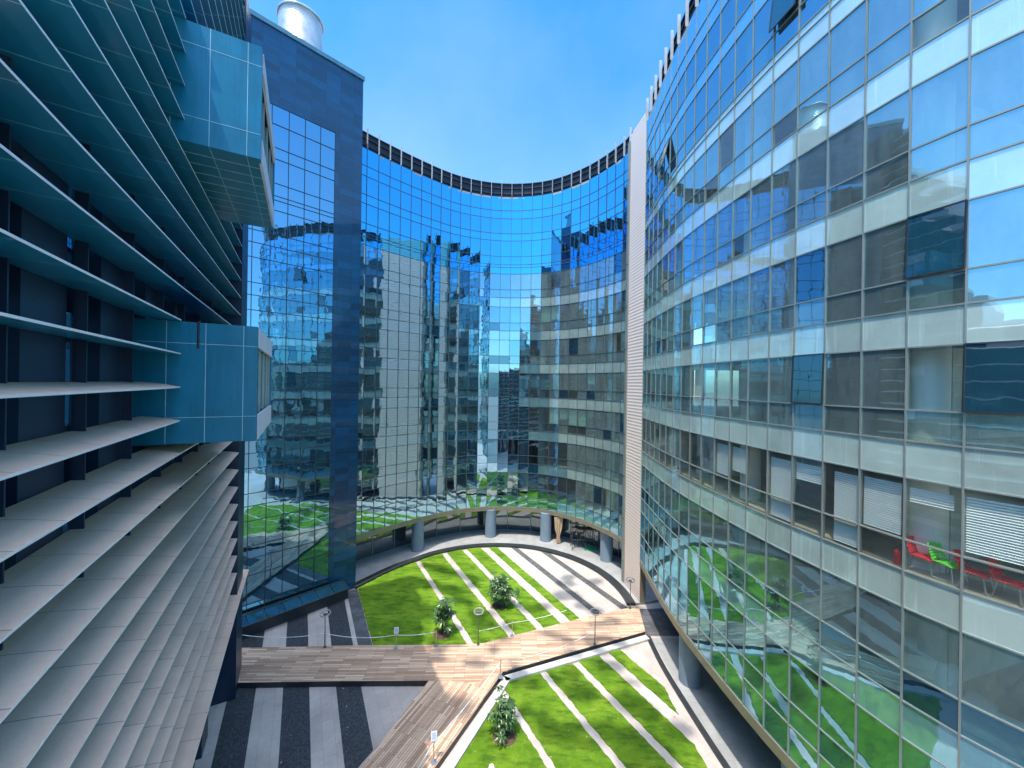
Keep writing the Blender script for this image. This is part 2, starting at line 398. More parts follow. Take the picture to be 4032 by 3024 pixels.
# ------------------------------------------------------------------ the curved back wing
BP = [(-16.2, 36.3), (-15.22, 37.93), (-10.94, 42.55), (-6.55, 46.2), (-1.5, 47.75), (3.9, 46.95), (8.1, 43.75), (10.75, 39.6), (11.25, 37.75)]
P = resample(BP, 1.27); N = normals(P, 1)       # normals point into the building
if (P[len(P)//2]+N[len(P)//2]).y < P[len(P)//2].y: N = [-n for n in N]
back = thing('curved_office_wing', 'concave blue glass office wing closing the far end of the plaza, raised on round columns', 'office building', (0, 47.6, 0))
def wing(par, P, N, pick, ncol0, colstep, depth=7.0, plaza_cols=None, mull='alum', rng=None, openings=(), lobby=3.0, top=100):
    ob = panes(par, P, N, ZL, KIND, pick, None, top=top)
    frames(par, P, N, ZL, 23.25, M[mull])
    # fins that run on above the glass
    for i, (p, n) in enumerate(zip(P, N)):
        tdir = Vector((n.y, -n.x)); a = p-n*.10; b = p+n*.10; m = MB()
        m.prism([a-tdir*.022, a+tdir*.022, b+tdir*.022, b-tdir*.022], Z(23.25), Z(25.25+.1*(i % 2)))
        m.build('roof_fin', M['fin'], par)
    m = MB(); m.rail(off(P, N, .35), off(P, N, .42), Z(23.2), Z(25.0)); m.build('parapet_screen', M['darkmetal'], par)
    m = MB()
    for z in (23.7, 24.4, 24.95): m.rail(off(P, N, .22), off(P, N, .34), Z(z)-.05, Z(z)+.05)
    m.build('parapet_rail', M['darkmetal'], par)
    m = MB(); m.rail(off(P, N, .0), off(P, N, depth), Z(23.0), Z(23.19)); m.build('roof', M['slab'], par)
    for F in FLOORS:
        m = MB(); m.rail(off(P, N, .16), off(P, N, depth), Z(F)-1.05, Z(F)-.04); m.build('floor_slab', M['slab'], par)
        m = MB(); m.rail(off(P, N, .17), off(P, N, depth-.1), Z(F)-.038, Z(F)-.01); m.build('floor_finish', M['floor'], par)
    m = MB(); m.rail(off(P, N, depth), off(P, N, depth+.3), Z(-19.2), Z(23.0)); m.build('rear_wall', M['inwall'], par)
    m = MB(); m.rail(off(P, N, -.06), off(P, N, .3), Z(-15.7), Z(-15.2)); m.build('fascia_band', M['band'], par)
    m = MB(); m.rail(off(P, N, .302), off(P, N, lobby+.3), Z(-15.62), Z(-15.25)); m.build('soffit', M['soffit'], par)
    # round columns behind the glass
    i = ncol0
    while i < len(P)-1:
        c = P[i]+N[i]*1.15
        for F in FLOORS[:-1]:
            m = MB(); m.cyl(c.x, c.y, Z(F)-.01, Z(F)+3.05, .46, 28); smooth_auto(m.build('interior_column', M['incol'], par))
        c = P[i]+N[i]*.62
        if plaza_cols is None:
            m = MB(); m.cyl(c.x, c.y, 0.0, Z(-15.6), .68, 40); smooth_auto(m.build('column', M['column'], par))
        i += colstep
    for cx_, cy_ in plaza_cols or ():
        m = MB(); m.cyl(cx_, cy_, 0.0, Z(-15.6), .68, 40); smooth_auto(m.build('column', M['column'], par))
    # cross walls
    for i in range(2, len(P)-1, 5):
        m = MB()
        for F in FLOORS[:-1]:
            if random.random() < .55: continue
            a = P[i]+N[i]*2.2; b = P[i]+N[i]*(depth-.2); td = Vector((N[i].y, -N[i].x))*.06
            m.prism([a-td, a+td, b+td, b-td], Z(F)-.009, Z(F)+3.04)
        if m.v: m.build('partition_wall', M['inwall'], par)
    return ob

rb = random.Random(3)
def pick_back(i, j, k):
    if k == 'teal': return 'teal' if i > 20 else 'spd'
    z_ = ZL[j]; edge = 19.5-(z_+15)*.24+rb.uniform(-.6, .6)       # shadow wedge painted by choosing darker glass left of this slanted line
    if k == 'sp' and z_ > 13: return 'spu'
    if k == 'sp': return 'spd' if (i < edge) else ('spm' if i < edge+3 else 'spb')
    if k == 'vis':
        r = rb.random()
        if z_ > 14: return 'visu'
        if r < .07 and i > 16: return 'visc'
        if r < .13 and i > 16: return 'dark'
        if 11 <= i < edge and r > .45: return 'dark'  # extra dark panes deepen the painted shadow wedge
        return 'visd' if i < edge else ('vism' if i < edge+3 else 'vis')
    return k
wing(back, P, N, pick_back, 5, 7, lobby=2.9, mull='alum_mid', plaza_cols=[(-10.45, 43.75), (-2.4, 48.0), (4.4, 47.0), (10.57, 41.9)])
BPn, BNn = P, N
# shopfront under the back wing
Q = off(P, N, 2.6)
par = back
LQ = [Q[i] for i in range(0, len(Q), 2)]; LN = [N[i] for i in range(0, len(Q), 2)]
for i in range(len(LQ)-1):
    m = MB(); a, b = LQ[i], LQ[i+1]; m.quad((a.x, a.y, .02), (b.x, b.y, .02), (b.x, b.y, Z(-15.6)), (a.x, a.y, Z(-15.6)))
    m.build('shopfront_pane', M['shop'], back)
for p, n in zip(LQ, LN):
    td = Vector((n.y, -n.x))*.035; m = MB(); m.prism([p-td-n*.05, p+td-n*.05, p+td+n*.06, p-td+n*.06], 0.01, Z(-15.62)); m.build('shopfront_post', M['alum'], back)
# wall blinds in the back wing
def blind(par, P, N, i, z0, z1, mat='blind', d=.22, x0=.04, x1=.96, slats=False):
    a = P[i]+N[i]*d; b = P[i+1]+N[i+1]*d; p = a.lerp(b, x0); q = a.lerp(b, x1); m = MB()
    if not slats:
        m.quad((p.x, p.y, Z(z0)), (q.x, q.y, Z(z0)), (q.x, q.y, Z(z1)), (p.x, p.y, Z(z1))); m.build('roller_blind', M[mat], par)
    else:
        n = N[i]; k = int((z1-z0)/.075)
        for e in range(k):
            zz = Z(z0)+e*.075; r = n*.024
            m.quad((p.x-r.x, p.y-r.y, zz), (q.x-r.x, q.y-r.y, zz), (q.x+r.x, q.y+r.y, zz+.052), (p.x+r.x, p.y+r.y, zz+.052))
        m.box(min(p.x, q.x), max(p.x, q.x), min(p.y, q.y), max(p.y, q.y), Z(z1), Z(z1)+.05) if False else None
        m.build('venetian_blind', M[mat], par)
for i, F, lo in ((20, -5.7, 1.0), (21, -5.7, 1.6), (22, -5.7, 1.0), (23, -5.7, 1.0), (24, -5.7, 2.1), (18, -1.6, 1.2), (19, -1.6, 1.0), (24, -1.6, 1.7), (19, 6.6, 1.0), (20, 6.6, 1.3), (13, -5.7, 1.0), (14, -5.7, 1.2), (15, -5.7, 1.0), (17, -5.7, 1.6), (12, 2.5, 1.0), (15, -9.8, 1.1), (16, 6.6, 1.0), (10, -5.7, 1.0), (17, 2.5, 1.0)):
    if i < len(P)-1: blind(back, P, N, i, F+lo, F+2.93)

# ------------------------------------------------------------------ the right wing
RP = [(11.50, 33.75), (11.28, 31.2), (11.03, 27.8), (10.93, 24.2), (11.22, 19.6), (11.62, 16.2), (12.3, 12.9), (12.72, 11.45), (13.3, 10.25), (14.15, 9.1), (15.3, 8.1), (17.2, 7.0), (20, 6.0)]
P = resample(RP, 1.27); N = normals(P, 1)
if (P[3]+N[3]).x < P[3].x: N = [-n for n in N]
right = thing('curved_office_wing', 'sweeping glass curtain wall office wing along the right, sunlit grey bands and blinds', 'office building', (12, 20, 0))
rr = random.Random(11)
def near(i): return len(P)-1-i
def pick_right(i, j, k):
    if k == 'teal': return 'spd'
    if ZL[j] < -9: return 'spm' if k == 'sp' else ('vism' if rr.random() < .9 else 'dark')
    if k == 'sp' and ZL[j] > 17: return 'spt'
    if k == 'vis' and ZL[j] > 14: return 'vism'
    if k == 'vis':
        r = rr.random(); F = ZL[j]
        if -6 < F < -2.6: return 'visc'
        if r < .015: return 'dark'
        if r < .12: return 'visc'
    return k
ic_ = min(range(len(P)-1), key=lambda i: abs(P[i].x/P[i].y-(1945-1106)/831))
obR = wing(right, P, N, pick_right, ic_ % 6, 6, plaza_cols=[(11.9, 25.1), (12.7, 16.6), (16.6, 9.6)], depth=8.0, top=100)
RPn, RNn = P, N
def seg_at(X_over_D):       # the panel of the right wing that crosses a given bearing
    best = min(range(len(P)-1), key=lambda i: abs((P[i].x+P[i+1].x)/(P[i].y+P[i+1].y)-X_over_D)); return best
# venetian blinds on the storey below the eye
for px, lo, x0, x1 in ((1560, 1.1, .25, .98), (1600, 1.5, .04, .96), (1670, .1, .12, .97), (1730, 2.0, .04, .96), (1790, .1, .04, .75), (1890, 1.05, .12, .97), (1975, 2.2, .18, .96), (2100, 1.12, .08, .98), (2190, 1.2, .1, .4)):
    i = seg_at((px-1106)/831); blind(right, P, N, i, -5.7+lo, -5.7+2.72, 'vblind', .14, 1-x1, 1-x0, True)
for px, F, lo in ((1490, 2.5, 1.0), (1510, 2.5, 1.0), (1535, 2.5, 1.0), (1560, 2.5, 1.0), (1590, 2.5, 1.0), (1480, -1.6, 1.05), (1500, -1.6, 1.05), (1450, -5.7, 1.0), (1425, -1.6, 1.0), (1440, 2.5, 1.4)):
    i = seg_at((px-1106)/831); blind(right, P, N, i, F+lo, F+2.9)
# tilted open sashes
def sash(par, P, N, i, z0, z1, tilt=.35, hinge='top'):
    a, b, n = P[i], P[i+1], N[i]; m = MB(); e = n*(-.06); f = n*(-.06-tilt)
    A = (a.x+e.x, a.y+e.y, Z(z1)); B = (b.x+e.x, b.y+e.y, Z(z1)); Cc = (b.x+f.x, b.y+f.y, Z(z0)+.04); D = (a.x+f.x, a.y+f.y, Z(z0)+.04)
    m.quad(D, Cc, B, A); o = m.build('open_sash', M['open'], par)
    fr = MB()
    for p, q in ((A, B), (B, Cc), (Cc, D), (D, A)): fr.bar(p, q, .03, 4)
    fr.build('sash_frame', M['alum_dark'], o)
for px, z0, z1, tl in ((1983, 3.48, 5.44, .07), (1745, -.62, 1.34, .06), (1440, 15.8, 17.7, .45), (1697, 15.8, 17.7, .2), (2200, -.62, 1.34, .06)):
    sash(right, P, N, seg_at((px-1106)/831), z0, z1, tl)
# lobby glass set back below
Q = off(P, N, 3.0); m = MB(); m.strip(Q, .02, Z(-15.6)); m.build('lobby_glazing', M['shop'], right)

# ------------------------------------------------------------------ ribbed white pylon between the wings
a = Vector((11.07, 37.55)); b = Vector((11.5, 33.8)); d = (b-a).normalized(); n = Vector((d.y, -d.x)); n = n if n.x > 0 else -n
py = thing('ribbed_pylon', 'tall white ribbed cladding strip standing between the two curved glass wings', 'facade panel', (a.x, a.y, 0))
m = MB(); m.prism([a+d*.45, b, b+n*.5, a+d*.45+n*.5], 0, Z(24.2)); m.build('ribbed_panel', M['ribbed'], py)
m = MB(); m.prism([a-n*.12, a+d*.44-n*.12, a+d*.44+n*.5, a+n*.5], .02, Z(23.6)); m.build('edge_casing', M['alum'], py)
m = MB()
for k in range(10): m.prism([a-n*.135, a+d*.46-n*.135, a+d*.46-n*.12, a-n*.135+n*.015], Z(-17+4.1*k), Z(-17+4.1*k)+.05)
m.build('casing_joint', M['alum_dark'], py)
m = MB(); m.prism([b+d*.004, b+d*.06, b+d*.06+n*.5, b+d*.004+n*.5], .0, Z(24.1)); m.build('edge_trim', M['band'], py)

# ------------------------------------------------------------------ the slate tower
tow = thing('office_tower', 'dark blue slate tower with a tall glazed bay, left of the curved wing', 'tower', (-18, 33, 0))
A = Vector((-20.5, 29.45)); B = Vector((-14.27, 35.8)); d = (B-A).normalized(); n = Vector((-d.y, d.x))     # n points into the tower
E1 = B-d*2.42
m = MB(); m.prism([A-d*6+n*.35, E1+n*.35, E1+n*7, A-d*6+n*7], 0, Z(22.0)); m.build('core_wall', M['slate'], tow)
m = MB(); m.prism([E1, B, B+n*7.0, E1+n*7.0], 0, Z(28.0)); m.build('slate_pier', M['slate'], tow)
m = MB(); m.prism([A-d*6, E1-d*.003, E1-d*.003+n*7, A-d*6+n*7], Z(22.003), Z(28.0)); m.build('slate_parapet', M['slate'], tow)
m = MB(); m.prism([A-d*6-n*.12, B+d*.1-n*.12, B+d*.1+n*.5, A-d*6+n*.5], Z(28.003), Z(28.35)); m.build('coping', M['cap'], tow)
TP = [E1-d*1.22*k for k in range(9)]; TN = [n]*9; TP.reverse()
panes(tow, [p+n*.06 for p in TP], TN, [-19.15, -17.4]+ZL[:-3]+[20.5, 22.0], ['towglass']*(len(ZL)+1), None, None, top=100, jit=.002)
frames(tow, [p+n*.06 for p in TP], TN, [-19.15, -17.4]+ZL[:-3]+[20.5, 22.0], 22.0, M['alum_dark'])

# flue on the tower roof
fl = thing('roof_flue', 'fat silver ribbed metal flue standing on the tower roof', 'flue', (-19.15, 34.0, Z(28)))
m = MB(); m.cyl(-19.15, 34, Z(26.9)+1.1, Z(31.75), 1.72, 56); smooth_auto(m.build('flue_shell', M['flue'], fl))
m = MB(); m.torus((-19.15, 34, Z(31.75)), 1.78, .09, N=56); m.build('flue_rim', M['flue'], fl, True)

# low glass balustrade in front of the tower
gb = thing('glass_canopy', 'low teal glass canopy strip running along the foot of the slate tower', 'canopy', (-17, 31, 0))
a = A-d*1.0-n*.25; b = B-d*1.2-n*.25; L = (b-a).length
for k in range(7):
    p = a+d*(L*k/7+.02); q = a+d*(L*(k+1)/7-.02); m = MB()
    m.quad((p.x, p.y, 1.25), (q.x, q.y, 1.25), (q.x-n.x*1.25, q.y-n.y*1.25, 1.0), (p.x-n.x*1.25, p.y-n.y*1.25, 1.0)); m.build('canopy_pane', M['canopy'], gb)
m = MB(); e = n*-1.27
m.bar((a.x, a.y, 1.27), (b.x, b.y, 1.27), .05); m.bar((a.x+e.x, a.y+e.y, .99), (b.x+e.x, b.y+e.y, .99), .05)
for k in range(8):
    p = a+d*(L*k/7); m.bar((p.x, p.y, 1.27), (p.x+e.x, p.y+e.y, .99), .03)
m.build('canopy_frame', M['alum_dark'], gb)
m = MB(); m.prism([a+e*.8, b+e*.8, b, a], 0, .97); m.build('canopy_base', M['kerb'], gb)

# ------------------------------------------------------------------ the louvred building on the left
U = Vector((-.478, .878)).normalized(); W = Vector((U.y, -U.x)); T0 = Vector((-10.15, 11.78))
def LW(u, w): p = T0+U*u+W*w; return (p.x, p.y)
lou = thing('louvred_office_building', 'office building on the left screened by deep horizontal louvres with two projecting bays', 'office building', (-17, 12, 0))
UE = 12.7; U0 = -34
def roof_z(u_): return min(23.2, max(4.0, 1.04*(11.78+.878*u_)))     # unseen roof is stepped down, a made-up shape that lets sun onto the lawn
def start_u(z_): return U0 if z_ < 4 else min(11.8, (.97*z_-11.78)/.878-.4)
SU = [U0, -9.0, -7.0, -5.0, -3.5, -2.0, -.5, 1.0, 2.5, 4.0, 5.5, 7.0, 8.5, 10.0, 11.4, 15.4]
for a_, b_ in zip(SU, SU[1:]):
    m = MB(); m.prism([LW(a_, -1.9), LW(b_, -1.9), LW(b_, -9), LW(a_, -9)], 0, Z(roof_z(b_))); m.build('core_wall', M['pierblue'], lou)
    m = MB(); m.prism([LW(a_, -1.1), LW(b_-.01, -1.1), LW(b_-.01, -9.2), LW(a_, -9.2)], Z(roof_z(b_))+.005, Z(roof_z(b_))+.3); m.build('lowered_roof_step', M['baypale'], lou)
m = MB(); m.prism([LW(UE+.25, 0), LW(15.5, 0), LW(15.5, -1.88), LW(UE+.25, -1.88)], 0, Z(23.6)); m.build('end_pier', M['pierblue'], lou)
# piers and windows behind the louvres
u = -32.0; cnt = 0
while u < UE-1:
    m = MB(); m.prism([LW(u, -.95), LW(u+1.45, -.95), LW(u+1.45, -1.88), LW(u, -1.88)], 0, Z(roof_z(u))-.05); m.build('wall_pier', M['pierblue'], lou)
    for F in FLOORS:
        if -10 < F < roof_z(u)-3.2 and F < 12 and u > -14:
            m = MB(); p = LW(u+1.47, -1.2); q = LW(u+2.93, -1.2)
            m.quad((p[0], p[1], Z(F)), (q[0], q[1], Z(F)), (q[0], q[1], Z(F)+3), (p[0], p[1], Z(F)+3)); m.build('window', M['dark'], lou)
    u += 2.95
BAYS = [(-1.99, 1.76), (7.3, 11.0)]; BL = 6.7
def blade(u0, u1, z, w1=0., deep=.93):
    # aerofoil blade: thin bright nose, thicker root that sits a little higher
    r = .10; m = MB(); n_ = max(1, round((u1-u0)/1.25))
    def pt(u_, w_, zz): x, y = LW(u_, w_); return (x, y, Z(zz))
    prof = [(w1, z+.022), (w1-.30, z+.085), (w1-.62, z+.135), (w1-deep, z+.16)]
    bot = [(w1, z-.022), (w1-.30, z-.015), (w1-.62, z+.01), (w1-deep, z+.035)]
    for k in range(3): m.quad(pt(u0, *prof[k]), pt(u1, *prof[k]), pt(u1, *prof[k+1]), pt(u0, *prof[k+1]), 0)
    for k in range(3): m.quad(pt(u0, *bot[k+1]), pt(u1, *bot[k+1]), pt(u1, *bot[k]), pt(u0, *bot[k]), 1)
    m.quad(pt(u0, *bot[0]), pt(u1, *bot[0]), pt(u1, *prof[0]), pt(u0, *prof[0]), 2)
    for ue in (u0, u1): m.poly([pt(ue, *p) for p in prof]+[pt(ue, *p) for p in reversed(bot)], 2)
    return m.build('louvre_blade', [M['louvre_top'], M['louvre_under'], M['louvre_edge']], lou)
for k in range(-12, 23):
    z = 1.025*(k-.25)
    hit = [b_ for b_ in BAYS if b_[0]-.12 < z < b_[1]+.12]
    if hit:
        if start_u(z) < -.5: blade(start_u(z), -.012, z)
        blade(BL+.01, UE, z)
    elif k == -12: blade(U0, 16.5, z-.45, .22, 1.4)
    else: blade(start_u(z), UE, z)
for b0, b1 in BAYS:
    bay = MB(); zl_, zh_ = b0+.8, b1-.66
    bay.prism([LW(0, -1.86), LW(.30, -1.86), LW(.30, 1.96), LW(0, 1.96)], Z(b0), Z(b1))
    bay.prism([LW(BL-.3, -1.86), LW(BL, -1.86), LW(BL, 1.96), LW(BL-.3, 1.96)], Z(b0), Z(b1))
    bay.prism([LW(.302, -1.86), LW(BL-.302, -1.86), LW(BL-.302, 1.9), LW(.302, 1.9)], Z(b1)-.25, Z(b1))
    bay.prism([LW(.302, -1.86), LW(BL-.302, -1.86), LW(BL-.302, 1.9), LW(.302, 1.9)], Z(b0), Z(b0)+.25)
    bo = bay.build('projecting_bay', M['bay'], lou)
    m = MB()
    m.prism([LW(.303, 1.90), LW(BL-.303, 1.90), LW(BL-.303, 1.985), LW(.303, 1.985)], Z(b0)+.003, Z(zl_))
    m.prism([LW(.303, 1.90), LW(BL-.303, 1.90), LW(BL-.303, 1.985), LW(.303, 1.985)], Z(zh_), Z(b1)-.003)
    m.build('pale_panel', M['baypale'], bo)
    m = MB(); p = LW(.31, 1.82); q = LW(BL-.31, 1.82)
    m.quad((p[0], p[1], Z(zl_)), (q[0], q[1], Z(zl_)), (q[0], q[1], Z(zh_)), (p[0], p[1], Z(zh_))); m.build('bay_window', M['vis'], bo)
    for uu in (.31, 1.9, 3.5, 5.1, BL-.37):
        m = MB(); m.prism([LW(uu, 1.83), LW(uu+.06, 1.83), LW(uu+.06, 1.90), LW(uu, 1.90)], Z(zl_)+.001, Z(zh_)-.001)
        m.build('window_post', M['alum'], bo)
    m = MB(); J = .008; zs = (zh_, zl_)
    for w_ in (-.345, .60, 1.58): m.prism([LW(-.004, w_-J), LW(0, w_-J), LW(0, w_+J), LW(-.004, w_+J)], Z(b0)+.002, Z(b1)-.002)
    for zz in zs: m.prism([LW(-.006, -1.0), LW(0, -1.0), LW(0, 1.955), LW(-.006, 1.955)], Z(zz)-J, Z(zz)+J)
    for w_ in (.60, 1.58): m.prism([LW(.003, w_-J), LW(BL-.003, w_-J), LW(BL-.003, w_+J), LW(.003, w_+J)], Z(b0)-.004, Z(b0))
    for uu in (.7, 1.4, 2.1, 2.8, 3.5, 4.2, 4.9, 5.6): m.prism([LW(uu, -.9), LW(uu+.02, -.9), LW(uu+.02, 1.955), LW(uu, 1.955)], Z(b0)-.006, Z(b0))
    m.build('panel_joint', M['bayjoint'], bo)
# unseen sheets added high above the frame only to dapple the ground with shade
cot = cos(EL)/sin(EL)
DAPPLE_BLOCKERS = [(-10.68, 37.67, -3.28, 34.85, 0.5), (-9.29, 40.79, -2.79, 37.32, 0.45), (-12.68, 33.84, -8.21, 34.97, 0.7), (-8.09, 32.35, -5.94, 31.97, 0.6), (3.64, 25.74, 4.9, 25.29, 0.35), (3.45, 24.24, 5.66, 23.69, 0.4), (3.53, 21.53, 8.58, 20.77, 0.4), (0.13, 25.2, 1.44, 24.96, 0.4), (-9.68, 27.45, -7.71, 27.5, 0.3), (-6.42, 26.75, -3.97, 26.22, 0.35), (-3.01, 26.09, -1.11, 25.85, 0.3), (-1.31, 27.4, -0.54, 27.42, 0.3), (2.23, 29.42, 5.33, 28.28, 0.3), (-9.44, 24.61, -4.77, 23.15, 0.9), (-4.43, 22.82, -1.99, 22.23, 0.5), (5.58, 20.46, 8.93, 19.68, 0.8), (-7.29, 20.87, -4.68, 20.47, 0.6), (1.56, 21.88, 2.26, 21.8, 0.4), (-2.91, 31.21, -0.98, 30.08, 0.4), (0.87, 32.59, 3.58, 33.57, 0.3), (-9.37, 29.88, -6.8, 29.21, 0.5), (-4.27, 28.06, -3.13, 27.92, 0.3), (6.29, 30.26, 8.23, 30.69, 0.25)]
rs = random.Random(21)
for k in range(46):
    x_ = rs.uniform(-6, 9.5); y_ = rs.uniform(19.5, 38)
    if x_ < -3.5 and y_ < 27: continue
    L_ = rs.uniform(.6, 2.6); a_ = rs.gauss(-.25, .35)
    DAPPLE_BLOCKERS.append((x_, y_, x_+L_*cos(a_), y_+L_*sin(a_), rs.uniform(.18, .5)))
for q_, (x0, y0, x1, y1, wd_) in enumerate(DAPPLE_BLOCKERS):
    a_ = Vector((x0, y0)); b_ = Vector((x1, y1)); mid = (a_+b_)/2
    zt = 52.0+(q_ % 5)*.6
    o_ = SAZ*((zt+19.2)*cot); a_ = a_+o_; b_ = b_+o_; dd = (b_-a_); L_ = dd.length; dd.normalize(); nn = Vector((-dd.y, dd.x)); n_ = 14; m = MB(); up = []; dn = []
    for k in range(n_+1):
        f_ = k/n_; w_ = wd_*sqrt(max(.02, 1-(2*f_-1)**2))*random.uniform(.6, 1.15); c_ = a_+dd*(L_*f_)+nn*random.uniform(-.12, .12)
        up.append((*(c_+nn*w_*2.1), Z(zt))); dn.append((*(c_-nn*w_*2.1), Z(zt)+.04*k))
    for k in range(n_): m.quad(up[k], up[k+1], dn[k+1], dn[k])
    m.build('added_dapple_blocker', M['baypale'], lou)
for u_ in [-8.8+2.5*k for k in range(9)]:
    zt_ = roof_z(u_)-.3
    for z0_, z1_ in [(-11.5, BAYS[0][0]-.02), (BAYS[0][1]+.02, BAYS[1][0]-.02), (BAYS[1][1]+.02, 22.5)] if 0 <= u_ <= BL+.3 else [(-11.5, 22.5)]:
        z1_ = min(z1_, zt_)
        if z1_ > z0_:
            m = MB(); m.prism([LW(u_, -.93), LW(u_+.04, -.93), LW(u_+.04, -.72), LW(u_, -.72)], Z(z0_), Z(z1_)); m.build('louvre_hanger', M['pierblue'], lou)
cb = MB(); p = LW(-.03, .42); cb.bar((p[0], p[1], Z(1.80)), (p[0], p[1], Z(.95)), .028); cb.build('hanging_cable', M['blackrub'], lou)

# ------------------------------------------------------------------ the plaza
g = MB(); g.quad((-900, -900, -.02), (900, -900, -.02), (900, 900, -.02), (-900, 900, -.02)); g.build('ground', M['terr'], kind='structure')
g = MB(); g.quad((-40, -25, 0), (30, -25, 0), (30, 60, 0), (-40, 60, 0)); g.build('plaza_paving', M['pave'], kind='structure')
tt = Vector((-.478, .878)).normalized(); ss = Vector((tt.y, -tt.x))
def clip(poly, s0, s1):
    for sign, lim in ((1, s0), (-1, s1)):
        out = []
        for i in range(len(poly)):
            a_ = poly[i]; b_ = poly[(i+1) % len(poly)]; fa = sign*(ss.dot(a_)-lim); fb = sign*(ss.dot(b_)-lim)
            if fa >= 0: out.append(a_)
            if (fa >= 0) != (fb >= 0): out.append(a_.lerp(b_, fa/(fa-fb)))
        poly = out
        if not poly: return []
    return poly
V2 = lambda L: [Vector(p) for p in L]
KIN = spline([(10.35, 33.6), (10.25, 35.4), (9.6, 38.0), (8.31, 40.43), (6.17, 42.7), (2.87, 44.55), (-.72, 45.15), (-4.3, 44.72), (-7.62, 43.2), (-9.9, 41.2), (-12.2, 38.6), (-14.1, 35.55)], .4)
R1 = V2([(-13.9, 27.45), (-3.12, 27.84), (-1.7, 28.04), (5.16, 30.9), (10.3, 32.8)])+KIN
R2 = V2([(-.17, 25.0), (7.48, 28.15), (9.55, 28.95), (10.05, 26), (10.0, 23.2), (10.15, 18), (10.4, 12), (-6.3, 12), (-2.95, 19.18)])
def flat(name, poly, z, mat, kind='structure', rag=0.):
    if len(poly) < 3: return
    a_ = sum(poly[i].x*poly[(i+1) % len(poly)].y-poly[(i+1) % len(poly)].x*poly[i].y for i in range(len(poly)))
    if a_ < 0: poly = poly[::-1]
    m_ = MB(); m_.poly([(p.x, p.y, z) for p in poly]); return m_.build(name, mat, kind=kind)
def ragged(poly):
    out = []
    for i in range(len(poly)):
        a_ = poly[i]; b_ = poly[(i+1) % len(poly)]; L_ = (b_-a_).length; n_ = max(1, int(L_/.22)); dn = (b_-a_).normalized() if L_ else Vector((1, 0)); nn = Vector((-dn.y, dn.x))
        for k in range(n_): out.append(a_.lerp(b_, k/n_)+nn*random.uniform(-.04, .04))
    return out
def thick(name, poly, z1, mat):
    m_ = MB(); m_.prism([(p.x, p.y) for p in poly], .004, z1); return m_.build(name, mat, kind='structure')
for s0, s1 in ((4.75, 10.88), (11.36, 13.98), (14.6, 16.38), (16.98, 18.5), (19.4, 20.25)):
    thick('lawn', ragged(clip(R1, s0, s1)), .05, M['lawn'])
for s0, s1 in ((-5, 11.0), (11.42, 14.1), (14.56, 16.58), (17.1, 18.7), (19.55, 20.5)):
    thick('lawn', ragged(clip(R2, s0, s1)), .05, M['lawn'])
for s0, s1 in ((21.75, 22.4), (24.3, 25.0)): flat('pebble_strip', clip(R1, s0, s1), .004, M['pebble'])
LFT = V2([(-26, 12), (-26, 40), (-13.9, 35.6), (-9.9, 28.2), (-5, 24.3), (-10.6, 12)])
for s0, s1 in ((-6.65, -5.2), (-3.72, -2.28), (-.80, .63), (2.1, 3.5)):
    flat('dark_paving_strip', clip(LFT, s0, s1), .004, M['strip'])
flat('dark_paving_strip', clip(V2([(-15, 27.5), (-9, 27.5), (-13.5, 36.5), (-17, 36)]), 3.8, 4.72), .004, M['landing'])
# kerbs
KO = off(KIN, normals(KIN, -1), .75)
if (KO[10]-Vector((0, 35))).length < (KIN[10]-Vector((0, 35))).length: KO = off(KIN, normals(KIN, 1), .75)
m = MB(); m.rail(KIN, KO, .004, .22); m.build('kerb', M['kerb'], kind='structure')
m = MB(); K2 = off(KO, normals(KO, 1), .0); far = [Vector((p.x*1.6, 30+(p.y-30)*1.5)) for p in KO]; m.rail(KO, far, .002, .20); m.build('shade_grey_colonnade_paving', M['pave_shade'], kind='structure')
KR = spline([(10.55, 29.4), (10.45, 26.5), (10.62, 23.2), (10.95, 19.4), (11.5, 15), (12.6, 10.5)], .5)
m = MB(); m.rail(KR, off(KR, normals(KR, 1), .32), .004, .12); m.build('kerb', M['kerb'], kind='structure')
# deck
AB = V2([(-22.5, 26.85), (-11.9, 27.45), (-3.12, 27.78), (-1.7, 27.98), (5.16, 30.82), (10.28, 32.72), (11.15, 33.03), (10.54, 29.55), (5.8, 27.68), (-.28, 25.19), (-2.0, 24.26), (-5.0, 24.33), (-10.4, 24.2), (-22.5, 23.7)])
m = MB(); m.prism([(p.x, p.y) for p in AB], .005, .35, 1, 0); m.build('wooden_deck', [M['wood'], M['kerb']], kind='structure')
CC = V2([(-.30, 25.17), (-3.41, 19.0), (-6.55, 12), (-10.7, 12), (-7.06, 18.8), (-4.98, 24.325), (-2.0, 24.255)])
m = MB(); m.prism([(p.x, p.y) for p in CC], .006, .352, 1, 0); m.build('wooden_deck', [M['wood2'], M['kerb']], kind='structure')
m = MB()
for a_, b_ in (((-.26, 25.12), (10.5, 29.46)), ((-.22, 25.10), (-6.5, 12))):
    a_ = Vector(a_); b_ = Vector(b_); dd = (b_-a_).normalized(); nn = Vector((dd.y, -dd.x)); nn = nn if nn.dot(Vector((3, 18))-a_) > 0 else -nn
    m.prism([a_+nn*.02, b_+nn*.02, b_+nn*.5, a_+nn*.5], .007, .17)
m.build('pale_kerb', M['curb'], kind='structure')
flat('stone_landing', V2([(11.2, 33.05), (14.2, 33.3), (14.2, 29.6), (10.62, 29.58)]), .03, M['landing'])
# hard landscape on the right, under the wing
flat('walkway', V2([(10.9, 29.3), (16, 29.3), (20, 8), (12.9, 10.4), (11.35, 19.4), (10.95, 24)]), .006, M['pave_shade'])

